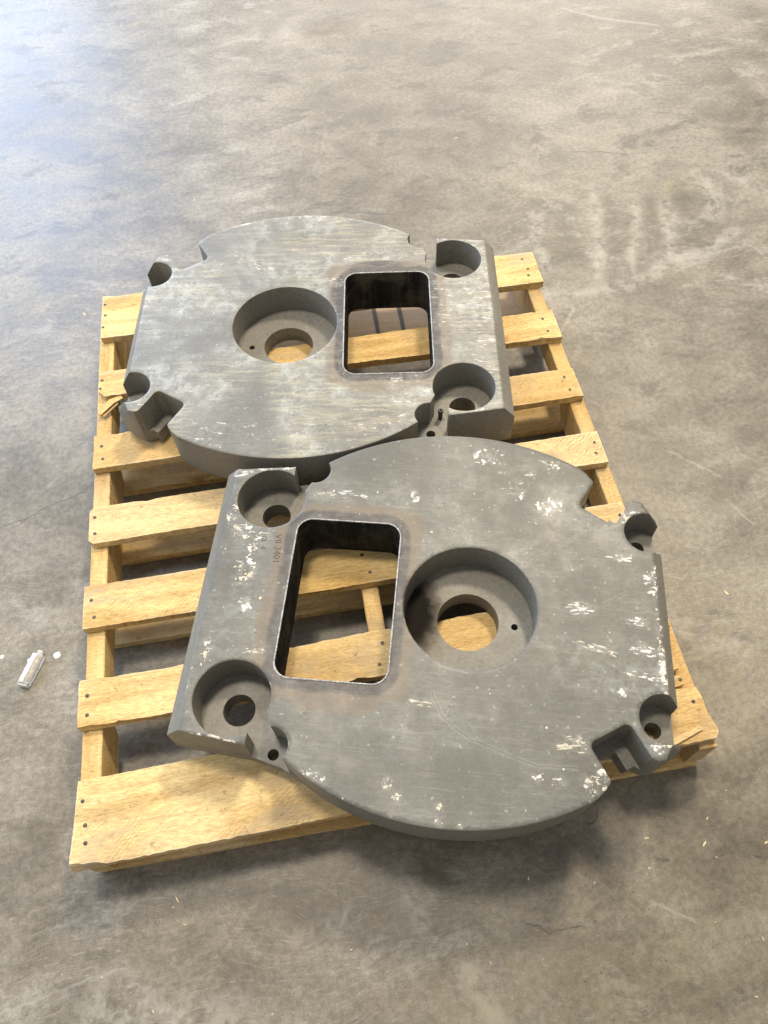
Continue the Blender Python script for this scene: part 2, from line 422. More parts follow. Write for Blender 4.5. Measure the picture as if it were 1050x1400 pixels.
    col = s.mix(wall, col, s.mix(s.rng(drag, 0.42, 0.75), (0.020, 0.0185, 0.018), (0.042, 0.036, 0.031)))
    # scuffs of white paint and concrete dust: flecks and drags stored on the mesh, edges broken by noise
    spot = s.noise(P, 150, 4, 0.75)
    pat = s.m('ADD', s.m('MULTIPLY', blot, 0.5), s.m('MULTIPLY', spot, 0.5))
    sc = s.m('MULTIPLY', s.rng(s.m('ADD', s.m('MULTIPLY', s.m('SUBTRACT', pat, 0.5), 1.6), scuff), 0.42, 0.62), topf)
    sc = s.m('MULTIPLY', sc, s.rng(scuff, 0.05, 0.2))
    col = s.mix(s.m('MULTIPLY', sc, 0.86), col, s.mix(s.rng(s.noise(P, 20, 3), 0.40, 0.60), (0.58, 0.51, 0.39), (0.71, 0.70, 0.665)))
    thin = s.m('MULTIPLY', s.m('MULTIPLY', s.rng(pat, 0.44, 0.60), s.attr('dust')), topf)
    col = s.mix(s.m('MULTIPLY', thin, 0.42), col, (0.48, 0.465, 0.43))
    grit = s.m('MULTIPLY', s.m('MULTIPLY', s.rng(spot, 0.54, 0.64), s.attr('dust')), topf)
    col = s.mix(s.m('MULTIPLY', grit, 0.45), col, (0.05, 0.046, 0.04))
    f1 = s.noise(s.map(P, rotz=0.5, scale=(1.0, 34, 1)), 13.0, 3, 0.7)
    f2 = s.noise(s.map(P, rotz=-0.8, scale=(1.0, 40, 1)), 11.0, 3, 0.7)
    fs_ = s.m('MULTIPLY', s.m('MAXIMUM', s.rng(f1, 0.64, 0.72), s.rng(f2, 0.65, 0.73)), topf)
    col = s.mix(s.m('MULTIPLY', fs_, 0.30), col, tuple(min(0.6, c * 2.6) for c in base))
    # stray specks, pale and dark
    vs = s.voro(wob, 40)
    sp = s.m('MULTIPLY', s.m('MULTIPLY', s.rng(vs, 0.05, 0.12, 1, 0), s.rng(blot, 0.50, 0.58)), topf)
    col = s.mix(s.m('MULTIPLY', sp, speck), col, (0.58, 0.56, 0.50))
    dk = s.m('MULTIPLY', s.m('MULTIPLY', s.rng(s.voro(s.v('ADD', wob, (5, 2, 0)), 44), 0.05, 0.10, 1, 0), s.rng(big, 0.52, 0.60)), up)
    col = s.mix(s.m('MULTIPLY', dk, 0.5), col, (0.06, 0.056, 0.05))
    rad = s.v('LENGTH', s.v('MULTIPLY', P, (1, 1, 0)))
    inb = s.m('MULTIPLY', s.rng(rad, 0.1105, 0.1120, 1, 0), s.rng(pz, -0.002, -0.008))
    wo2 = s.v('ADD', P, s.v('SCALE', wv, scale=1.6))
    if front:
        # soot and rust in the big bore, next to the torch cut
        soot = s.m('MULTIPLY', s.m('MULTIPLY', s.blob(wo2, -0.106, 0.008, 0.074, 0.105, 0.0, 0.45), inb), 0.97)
        rust = s.m('MULTIPLY', s.blob(wo2, -0.075, 0.0, 0.075, 0.125, 0.0, 0.3), inb)
        col = s.mix(s.m('MULTIPLY', rust, 0.42), col, (0.20, 0.125, 0.062))
    else:
        rust = s.m('MULTIPLY', s.blob(wo2, -0.085, 0.03, 0.065, 0.11, 0.0, 0.2), inb)
        col = s.mix(s.m('MULTIPLY', rust, 0.5), col, (0.23, 0.155, 0.085))
        bp = s.m('MULTIPLY', s.m('MULTIPLY', s.rng(oil, 0.1, 0.6), topf), s.rng(sk1, 0.36, 0.56))
        col = s.mix(s.m('MULTIPLY', bp, 0.85), col, (0.045, 0.041, 0.042))
    # rust bloom, drag lines and oil, then painted-in light, inside bores and on the sides
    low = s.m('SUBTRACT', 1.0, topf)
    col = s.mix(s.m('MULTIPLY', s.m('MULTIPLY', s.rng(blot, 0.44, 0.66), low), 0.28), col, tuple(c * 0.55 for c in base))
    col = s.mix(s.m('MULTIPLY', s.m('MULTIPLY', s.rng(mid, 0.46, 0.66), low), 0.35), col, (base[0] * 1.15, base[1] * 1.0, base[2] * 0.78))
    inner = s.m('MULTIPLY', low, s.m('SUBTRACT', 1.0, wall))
    col = s.mix(s.m('MULTIPLY', inner, 0.55), col, s.mix(s.rng(fin, 0.3, 0.7), (0.17, 0.160, 0.135), (0.25, 0.236, 0.20)))  # bores and sides made paler in colour, imitating brighter light on them
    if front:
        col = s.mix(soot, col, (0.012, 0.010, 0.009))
    # bright worn edges, gouges
    ew = s.m('MULTIPLY', s.m('MULTIPLY', s.rng(edge, 0.25, 0.9), s.rng(blot, 0.36, 0.52)), topf)
    col = s.mix(s.m('MULTIPLY', ew, 0.72), col, (0.62, 0.61, 0.58))
    col = s.mix(s.m('MULTIPLY', lip, 0.25), col, (0.46, 0.45, 0.43))
    col = s.mix(s.m('MULTIPLY', s.m('MULTIPLY', gouge, s.rng(blot, 0.36, 0.56)), 0.75), col, (0.055, 0.051, 0.045))
    rough = s.m('ADD', s.rng(mid, 0.3, 0.7, 0.38, 0.54), s.m('MULTIPLY', sc, 0.25))
    h = s.m('ADD', s.m('MULTIPLY', s.noise(P, 120.0, 3, 0.7, d3=True), 0.35), s.m('MULTIPLY', s.noise(P, 14, 3, 0.6, d3=True), 0.5))
    dark = s.m('MAXIMUM', wall, soot) if front else wall
    return s.done(col, s.m('ADD', rough, s.m('MULTIPLY', dark, 0.3)), s.bump(h, 0.28, 0.0020), s.m('MULTIPLY', s.m('SUBTRACT', 1.0, dark), 0.45))

def plain(name, col, rough=0.6, metal=0.0, spec=0.4, nz=120.0, amp=0.25):
    s = NT(name)
    P = s.coord()
    c = s.mix(s.rng(s.noise(P, nz, 4), 0.3, 0.7), tuple(x * (1 - amp) for x in col), tuple(min(1, x * (1 + amp)) for x in col))
    return s.done(c, rough, s.bump(s.noise(P, nz * 2, 3), 0.2, 0.0006), spec, metal)

M_FLOOR = make_concrete()
M_BOARD = make_wood('pine_board', 0)
M_STRING = make_wood('pine_stringer', 1)
M_PINK = make_wood('weathered_board', 0, (0.42, 0.315, 0.225), 0.65)
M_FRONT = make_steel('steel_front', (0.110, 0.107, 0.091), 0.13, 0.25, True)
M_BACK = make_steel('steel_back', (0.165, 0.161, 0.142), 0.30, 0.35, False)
M_NAIL = plain('nail_steel', (0.085, 0.072, 0.058), 0.5, 0.5)
M_DARK = plain('dark_steel', (0.07, 0.068, 0.064), 0.5, 0.3)
M_MARK = plain('stamp_mark', (0.035, 0.032, 0.03), 0.6)
M_CHIP = plain('wood_chip', (0.66, 0.55, 0.36), 0.8)
M_WHITE = plain('white_paint', (0.78, 0.77, 0.72), 0.6)
M_LINE = plain('strap_line', (0.10, 0.085, 0.075), 0.8)
sp = NT('clear_plastic')
sp.b.inputs['Transmission Weight'].default_value = 0.60
sp.b.inputs['IOR'].default_value = 1.45
M_CLEAR = sp.done((0.88, 0.87, 0.82), 0.35, None, 0.5)

# ------------------------------------------------------------------ floor
CRACKS = [(wiggle([(-0.80, 0.092), (-0.696, 0.113), (-0.652, 0.137), (-0.607, 0.151), (-0.568, 0.165), (-0.535, 0.195)], 0.006, 0.005, 1), 0.0010),
          (wiggle([(0.156, -0.79), (0.176, -0.796), (0.193, -0.808), (0.214, -0.806), (0.240, -0.806)], 0.004, 0.003, 2), 0.0009),
          (wiggle([(0.08, 0.985), (0.15, 0.972), (0.24, 0.945)], 0.008, 0.006, 3), 0.0018),
          (wiggle([(0.80, 1.12), (0.87, 1.105), (0.95, 1.075)], 0.008, 0.006, 4), 0.0016),
          (wiggle([(0.30, -0.665), (0.315, -0.655), (0.320, -0.645)], 0.003, 0.004, 5), 0.0015),
          (wiggle([(0.395, -0.735), (0.410, -0.738)], 0.003, 0.002, 6), 0.0022),
          (wiggle([(0.55, -0.755), (0.565, -0.760)], 0.003, 0.002, 6), 0.0016),
          (wiggle([(-0.03, 1.02), (-0.06, 0.94)], 0.008, 0.006, 7), 0.0014)]
SCRATCH = [(wiggle(p, 0.012, 0.004, 3.0 + k), w) for k, (p, w) in enumerate((
          ([(-0.66, -0.778), (-0.534, -0.758), (-0.48, -0.748)], 0.0016), ([(0.77, -0.10), (0.80, -0.16)], 0.002),
          ([(0.70, 0.04), (0.78, -0.04)], 0.002), ([(1.0, 1.92), (1.1, 1.83), (1.28, 1.74)], 0.005),
          ([(0.36, -0.79), (0.42, -0.83)], 0.0016), ([(-0.12, -0.73), (-0.14, -0.77)], 0.0018), ([(0.62, 0.50), (0.56, 0.42)], 0.003)))]
DARKLINE = [(wiggle(p, 0.02, 0.008, 5.0 + k, 20), w) for k, (p, w) in enumerate((
          ([(-0.95, 1.70), (-0.673, 1.44), (-0.40, 1.20)], 0.005), ([(-0.9, 1.43), (-0.727, 1.214), (-0.45, 0.90)], 0.005),
          ([(-0.95, 1.36), (-0.60, 0.98)], 0.004), ([(0.52, 0.07), (0.619, -0.065), (0.67, -0.15)], 0.004),
          ([(0.60, 1.18), (0.794, 0.973), (0.93, 0.87)], 0.007), ([(0.145, -0.80), (0.212, -0.894), (0.27, -0.98)], 0.006),
          ([(0.66, 0.57), (0.80, 0.68), (0.95, 0.82)], 0.006), ([(-0.75, 0.46), (-0.62, 0.27), (-0.54, 0.15)], 0.010),
          ([(-0.32, 1.37), (0.02, 1.18)], 0.006), ([(-0.85, 2.0), (-0.62, 1.86)], 0.008), ([(0.9, 1.05), (1.25, 0.95)], 0.008)))]
def floor_mesh():
    g = 0.013
    pts = [(-9, -7), (9, -7), (9, 12), (-9, 12)]
    rg = random.Random(2)
    y = -1.08
    while y < 2.62:
        t = (y + 1.08) / 3.7
        x = -0.78 - 0.30 * t
        while x < 0.55 + 1.30 * t ** 0.75:
            pts.append((x + rg.uniform(-.3, .3) * g, y + rg.uniform(-.3, .3) * g))
            x += g
        y += g
    for p, w in CRACKS + SCRATCH:
        pts += along(p, (-2.2 * w, -w, 0, w, 2.2 * w))
    for p, w in DARKLINE:
        pts += along(p, (-w, 0, w))
    vs, es, fs, *_ = delaunay_2d_cdt([Vector(q) for q in pts], [], [], 0, 1e-5)
    me = bpy.data.meshes.new('floor')
    me.from_pydata([(v.x, v.y, 0) for v in vs], [], [tuple(f) for f in fs])
    P = np.array([(v.x, v.y) for v in vs])
    N = len(P)
    W = np.array([[mnoise.noise(Vector((x * 9, y * 9, 1.0))), mnoise.noise(Vector((x * 9, y * 9, 7.0)))] for x, y in P]) * 0.016
    PW = P + W
    a = np.zeros((N, 4)); b = np.zeros((N, 4)); a[:, 3] = b[:, 3] = 1
    def strokes(lst):
        r = np.zeros(N)
        for pts, w in lst:
            r = np.maximum(r, 1 - sstep(polydist(PW, pts), w * 0.1, w * 1.5))
        return r
    a[:, 0] = strokes((([(0.804, 0.905), (0.772, 0.81), (0.752, 0.70), (0.715, 0.60)], 0.022),
                   ([(0.905, 0.89), (0.878, 0.79), (0.845, 0.70), (0.80, 0.60)], 0.018),
                   ([(0.985, 0.86), (0.965, 0.76), (0.925, 0.67), (0.857, 0.58)], 0.020),
                   ([(1.11, 0.95), (1.13, 0.86), (1.09, 0.76)], 0.028),
                   ([(0.56, 0.56), (0.66, 0.545), (0.80, 0.56), (0.92, 0.63)], 0.022),
                   ([(1.20, 0.95), (1.26, 0.82), (1.33, 0.70)], 0.026), ([(1.12, 0.70), (1.02, 0.64), (0.93, 0.62)], 0.022),
                   ([(0.63, 0.86), (0.60, 0.76), (0.60, 0.66)], 0.020), 
                   
                   ([(-0.02, -0.68), (0.0, -0.76)], 0.018), ([(0.05, -0.84), (0.09, -0.92)], 0.02), ([(-0.2, -0.75), (-0.14, -0.75)], 0.012), ([(-0.5, -0.80), (-0.3, -0.86)], 0.05)))
    a[:, 1] = np.maximum(strokes((([(0.838, 0.89), (0.808, 0.79), (0.786, 0.69), (0.75, 0.60)], 0.022),
                   ([(0.945, 0.88), (0.925, 0.78), (0.887, 0.69), (0.83, 0.60)], 0.020),
                   ([(0.70, 0.88), (0.675, 0.76), (0.665, 0.67)], 0.030), ([(1.03, 0.90), (1.03, 0.80), (0.99, 0.70)], 0.026),
                   ([(0.45, 1.42), (0.62, 1.28), (0.76, 1.10)], 0.05), ([(0.30, 1.80), (0.52, 1.72)], 0.07), ([(0.1, 1.38), (0.3, 1.42)], 0.05))), 0.55 * strokes(DARKLINE))
    for (x, y, r) in ((0.856, 0.345, 0.012), (0.877, 0.380, 0.009), (1.032, 1.116, 0.018), (-0.299, 0.893, 0.008), (0.886, 0.405, 0.007)):
        a[:, 1] = np.maximum(a[:, 1], ell(P, x, y, r * 1.6, r * 1.9, 0.3, 0.3) * 1.3)
    for e, k in (((0.20, 1.95, 0.14, 0.12, 0.2), 1.0), ((0.08, -0.70, 0.45, 0.13, 0.05), 0.30), ((0.425, -0.74, 0.05, 0.035, 0.2), 0.6), ((0.05, -0.95, 0.5, 0.2, 0.0), 0.25)):
        a[:, 2] = np.maximum(a[:, 2], k * ell(PW, *e))
    for p, w in CRACKS:
        b[:, 0] = np.maximum(b[:, 0], 1 - sstep(polydist(P, p), w * 0.4, w * 1.8))
    for e, k in (((1.05, 0.92, 0.12, 0.05, 0.4), 0.45), ((-0.47, 2.14, 0.07, 0.022, 0.5), 1.0), ((0.62, -0.42, 0.25, 0.30, 0.3), 0.22), ((0.25, -0.95, 0.6, 0.25, 0.0), 0.16), ((0.75, 0.9, 0.5, 0.5, 0), 0.12)):
        b[:, 1] = np.maximum(b[:, 1], k * ell(PW, *e))
    for p, w in SCRATCH:
        b[:, 2] = np.maximum(b[:, 2], 1 - sstep(polydist(P, p), w * 0.4, w * 1.8))
    for nm, arr in (('mark_a', a), ('mark_b', b)):
        at = me.attributes.new(nm, 'FLOAT_COLOR', 'POINT')
        at.data.foreach_set('color', arr.astype(np.float32).ravel())
    return me
floor = link('floor', floor_mesh(), M_FLOOR)
tag(floor, kind='structure')

# ------------------------------------------------------------------ pallet
DECK = 0.123
def fbm(x, y, z=0.0):
    return mnoise.fractal(Vector((x, y, z)), 0.9, 2.1, 4)

def chipf(x, seed):
    return -max(0.0, fbm(x * 16, seed + 2.2, 8) - 0.36) * 2.5

def plank(name, mat, parent, x0, x1, ylf, yln, yrf, yrn, z0, z1, seed, rag=0.0022, endl=None, endr=None, warp=0.0007, nx=150, ny=10, near_cut=None, far_cut=None):
    """board along x: far/near edge given at its left and right end; worn, uneven arrises"""
    bm = bmesh.new()
    el_ = bm.verts.layers.float.new('edge')
    rows_t, rows_b = [], []
    for i in range(nx + 1):
        t = i / nx
        rt, rb = [], []
        for j in range(ny + 1):
            w = j / ny
            yf = ylf + (yrf - ylf) * t
            yn = yln + (yrn - yln) * t
            xx = x0 + (x1 - x0) * t
            yf_t = yf + fbm(xx * 4, seed, 0) * rag * 0.5 + fbm(xx * 90, seed, 0) * rag * 0.35 + chipf(xx, seed) * rag
            yn_t = yn + fbm(xx * 4, seed + 9, 0) * rag * 0.5 + fbm(xx * 90, seed + 9, 0) * rag * 0.35 - chipf(xx, seed + 5) * rag
            if near_cut:
                yn_t += near_cut(xx)
            if far_cut:
                yf_t += far_cut(xx)
            yf_b = yf + fbm(xx * 4, seed, 0) * rag * 0.5 + 0.0004
            yn_b = yn + fbm(xx * 4, seed + 9, 0) * rag * 0.5 - 0.0004
            el = (endl(w) if endl else 0.0) + fbm(w * 30, seed, 2) * 0.0010
            er = (endr(w) if endr else 0.0) + fbm(w * 30, seed + 4, 2) * 0.0010
            fall = max(0.0, 1 - t * 6) ** 2
            fallr = max(0.0, 1 - (1 - t) * 6) ** 2
            X = xx + el * fall + er * fallr
            zt = z1 + fbm(xx * 5, w * 2 + seed, 1) * warp
            if w in (0.0, 1.0):
                zt -= abs(fbm(xx * 80, seed + w, 3)) * 0.0016
            rt.append(bm.verts.new((X, yf_t + (yn_t - yf_t) * w, zt)))
            rb.append(bm.verts.new((X, yf_b + (yn_b - yf_b) * w, z0)))
            if j in (0, ny) or i in (0, nx):
                rt[-1][el_] = 1.0
        rows_t.append(rt); rows_b.append(rb)
    for i in range(nx):
        for j in range(ny):
            bm.faces.new((rows_t[i][j], rows_t[i][j + 1], rows_t[i + 1][j + 1], rows_t[i + 1][j]))
            bm.faces.new((rows_b[i][j], rows_b[i + 1][j], rows_b[i + 1][j + 1], rows_b[i][j + 1]))
        bm.faces.new((rows_t[i][0], rows_t[i + 1][0], rows_b[i + 1][0], rows_b[i][0]))
        bm.faces.new((rows_t[i][ny], rows_b[i][ny], rows_b[i + 1][ny], rows_t[i + 1][ny]))
    for j in range(ny):
        bm.faces.new((rows_t[0][j], rows_b[0][j], rows_b[0][j + 1], rows_t[0][j + 1]))
        bm.faces.new((rows_t[nx][j], rows_t[nx][j + 1], rows_b[nx][j + 1], rows_b[nx][j]))
    return link(name, mesh_from_bm(name, bm, 38), mat, parent)

pallet = link('wooden_pallet', None)
tag(pallet, 'yellow pine pallet with gapped deck boards under the two steel plates', 'pallet')

# nail: a domed head on a short shank
bm = bmesh.new()
prof = [(0.0, 0.0006), (0.0020, 0.0006), (0.0032, 0.0003), (0.0034, -0.0006), (0.0016, -0.002), (0.0014, -0.02)]
n = 10
rings = []
for r, z in prof[1:]:
    rings.append([bm.verts.new((r * math.cos(2 * math.pi * k / n), r * math.sin(2 * math.pi * k / n), z)) for k in range(n)])
top = bm.verts.new((0, 0, prof[0][1]))
for k in range(n):
    bm.faces.new((top, rings[0][k], rings[0][(k + 1) % n]))
    for a, b in zip(rings[:-1], rings[1:]):
        bm.faces.new((a[k], b[k], b[(k + 1) % n], a[(k + 1) % n]))
bm.faces.new(rings[-1][::-1])
NAIL = mesh_from_bm('nail', bm, 40)
NAIL.materials.append(M_NAIL)

rng_ = random.Random(4)
def nails(board, pts, z=DECK):
    for x, y in pts:
        o = link('nail', NAIL, None, board)
        o.location = (x, y, z + 0.0004)
        o.rotation_euler = (rng_.uniform(-.12, .12), rng_.uniform(-.12, .12), rng_.uniform(0, 6))

# deck boards: (left far, left near, right far, right near)
def ramp_end(w, pts):
    for (a, va), (b, vb) in zip(pts[:-1], pts[1:]):
        if a <= w <= b:
            return va + (vb - va) * (w - a) / max(1e-6, b - a)
    return pts[-1][1]
def corner_round(w):
    d = min(w, 1 - w)
    return max(0.0, 0.10 - d) ** 2 * 0.9
deck = [
    (-0.501, 0.519, 0.625, 0.490, 0.582, 0.479),
    (-0.502, 0.512, 0.386, 0.317, 0.387, 0.302),
    (-0.506, 0.508, 0.211, 0.127, 0.210, 0.132),
    (-0.5075, 0.507, 0.033, -0.048, 0.037, -0.039),
    (-0.511, 0.500, -0.138, -0.222, -0.134, -0.218),
    (-0.512, 0.505, -0.317, -0.400, -0.310, -0.392),
    (-0.510, 0.506, -0.486, -0.616, -0.452, -0.588)]
for k, (x0, x1, lf, ln, rf, rn) in enumerate(deck):
    kw = {}
    if k == 1:
        kw = dict(endl=lambda w: ramp_end(w, [(0, 0.010), (0.12, 0.004), (0.2, 0.0), (0.8, 0.001), (0.9, 0.008), (1, 0.014)]), rag=0.004)
    elif k == 3:
        kw = dict(endl=lambda w: corner_round(w))
    elif k == 5:
        kw = dict(far_cut=lambda x: -0.005 * max(0, fbm(x * 9, 3.3) + 0.35), rag=0.003)
    elif k == 6:
        kw = dict(ny=34, nx=150, rag=0.0028,
                  endr=lambda w: ramp_end(w, [(0, -0.020), (0.10, -0.012), (0.145, -0.018), (0.15, -0.075), (0.18, -0.080), (0.185, -0.020), (0.30, -0.015), (0.335, -0.016), (0.34, -0.055), (0.36, -0.045), (0.37, 0.000), (0.5, 0.004), (0.7, 0.003), (0.93, 0.010), (1, 0.002)]),
                  endl=lambda w: ramp_end(w, [(0, 0.004), (0.6, 0.0), (0.75, -0.002), (1, -0.004)]),
                  near_cut=lambda x: 0.002 * fbm(x * 6, 1.7) + 0.0012 * fbm(x * 60, 1.7) + (0.007 * max(0, 1 - abs(x - 0.06) / 0.12)) + 0.010 * max(0, 1 - (x + 0.51) / 0.05))
    b = plank('deck_board', M_BOARD, pallet, x0, x1, lf, ln, rf, rn, DECK - 0.0175, DECK, k * 3.7 + 1, **kw)
    for sx, t in ((-0.494, 0.012), (0.0, 0.5), (0.497, 0.988)):
        yf = lf + (rf - lf) * t; yn = ln + (rn - ln) * t
        fr = (0.32, 0.72) if k not in (0, 6) else (0.24, 0.50, 0.76)
        if k == 6 and sx > 0.4:
            fr = (0.27, 0.55)
        nails(b, [(sx + rng_.uniform(-.006, .006) + (0.002 if sx < 0.4 else -0.008), yf + (yn - yf) * (q + rng_.uniform(-.04, .04))) for q in fr])
# long drying crack along the near lead board is a thin dark split: two raised lips
# loose splinters torn from the board ends
def splinter(pts, w, z, parent, seed, th=0.004):
    bm = bmesh.new()
    prev = None
    n = len(pts)
    for i, (x, y, zz) in enumerate(pts):
        a = Vector(pts[min(n - 1, i + 1)]) - Vector(pts[max(0, i - 1)])
        side = Vector((-a.y, a.x, 0)).normalized()
        k = w * (0.25 + 0.75 * math.sin(math.pi * (i + 0.6) / (n + 0.2)))
        c = Vector((x, y, z + zz))
        ring = [bm.verts.new(c + side * k), bm.verts.new(c - side * k), bm.verts.new(c - side * k * 0.7 - Vector((0, 0, th))), bm.verts.new(c + side * k * 0.7 - Vector((0, 0, th)))]
        if prev:
            for q in range(4):
                bm.faces.new((prev[q], prev[(q + 1) % 4], ring[(q + 1) % 4], ring[q]))
        else:
            bm.faces.new(ring[::-1])
        prev = ring
    bm.faces.new(prev)
    return link('splinter', mesh_from_bm('splinter', bm), M_BOARD, parent)
splinter([(-0.500, 0.272, 0.003), (-0.486, 0.286, 0.007), (-0.472, 0.299, 0.008), (-0.452, 0.311, 0.004)], 0.008, DECK - 0.008, pallet, 1, 0.006)
splinter([(-0.492, 0.268, 0.001), (-0.480, 0.282, 0.003), (-0.462, 0.298, 0.004)], 0.005, DECK - 0.010, pallet, 2, 0.005)
splinter([(0.405, -0.592, 0.002), (0.440, -0.584, 0.004), (0.465, -0.576, 0.005), (0.490, -0.570, 0.003)], 0.005, DECK + 0.001, pallet, 3, 0.004)
splinter([(-0.16, 0.125, 0.0), (-0.20, 0.121, 0.001), (-0.25, 0.120, 0.0)], 0.003, DECK - 0.003, pallet, 4, 0.003)

# stringers with fork notches underneath
def stringer(x0, x1, ya, yb, seed, top_nick=None):
    bm = bmesh.new()
    ny = 150
    z0, z1 = 0.0185, 0.1045
    prev = None
    for i in range(ny + 1):
        y = ya + (yb - ya) * i / ny
        f = i / ny
        zb = z0
        for c in (0.27, 0.73):
            d = abs(f - c)
            if d < 0.095:
                zb = z0 + 0.034 * min(1.0, (0.095 - d) / 0.018)
        a = fbm(y * 3, seed) * 0.0012 + fbm(y * 70, seed) * 0.0005
        b = fbm(y * 3, seed + 5) * 0.0012 + fbm(y * 70, seed + 5) * 0.0005
        if top_nick:
            a += top_nick(y)
        zt = z1 + fbm(y * 7, seed + 2) * 0.0008
        ring = [bm.verts.new((x0 + a, y, zt - 0.0015)), bm.verts.new((x0 + a + 0.002, y, zt)), bm.verts.new((x1 + b - 0.002, y, zt)), bm.verts.new((x1 + b, y, zt - 0.0015)),
                bm.verts.new((x1 + b, y, zb)), bm.verts.new((x0 + a, y, zb))]
        if prev:
            for q in range(6):
                bm.faces.new((prev[q], prev[(q + 1) % 6], ring[(q + 1) % 6], ring[q]))
        else:
            bm.faces.new(ring)
        prev = ring
    bm.faces.new(prev[::-1])
    return link('stringer', mesh_from_bm('stringer', bm, 35), M_STRING, pallet)
stringer(-0.509, -0.477, -0.606, 0.612, 1.0)
stringer(-0.013, 0.017, -0.590, 0.602, 4.0)
stringer(0.483, 0.513, -0.598, 0.590, 8.0)

# bottom boards
for k, (yf, yn, mat) in enumerate(((0.600, 0.470, M_PINK), (0.222, 0.136, M_BOARD), (0.055, -0.033, M_BOARD), (-0.122, -0.212, M_BOARD), (-0.480, -0.604, M_BOARD))):
    b = plank('bottom_board', mat, pallet, -0.506, 0.506, yf, yn, yf - 0.004, yn, 0.0006, 0.0178, 40 + k * 5.1, rag=0.003)
    if k == 0:
        for xs in (0.128, 0.190):            # two dark strap prints across the weathered board
            bmx = bmesh.new()
            prism(bmx, [(xs - 0.005, 0.476), (xs + 0.004, 0.476), (xs + 0.006, 0.588), (xs - 0.003, 0.588)], 0.0184, 0.0194)
            link('strap_print', mesh_from_bm('strap_print', bmx), M_LINE, b)

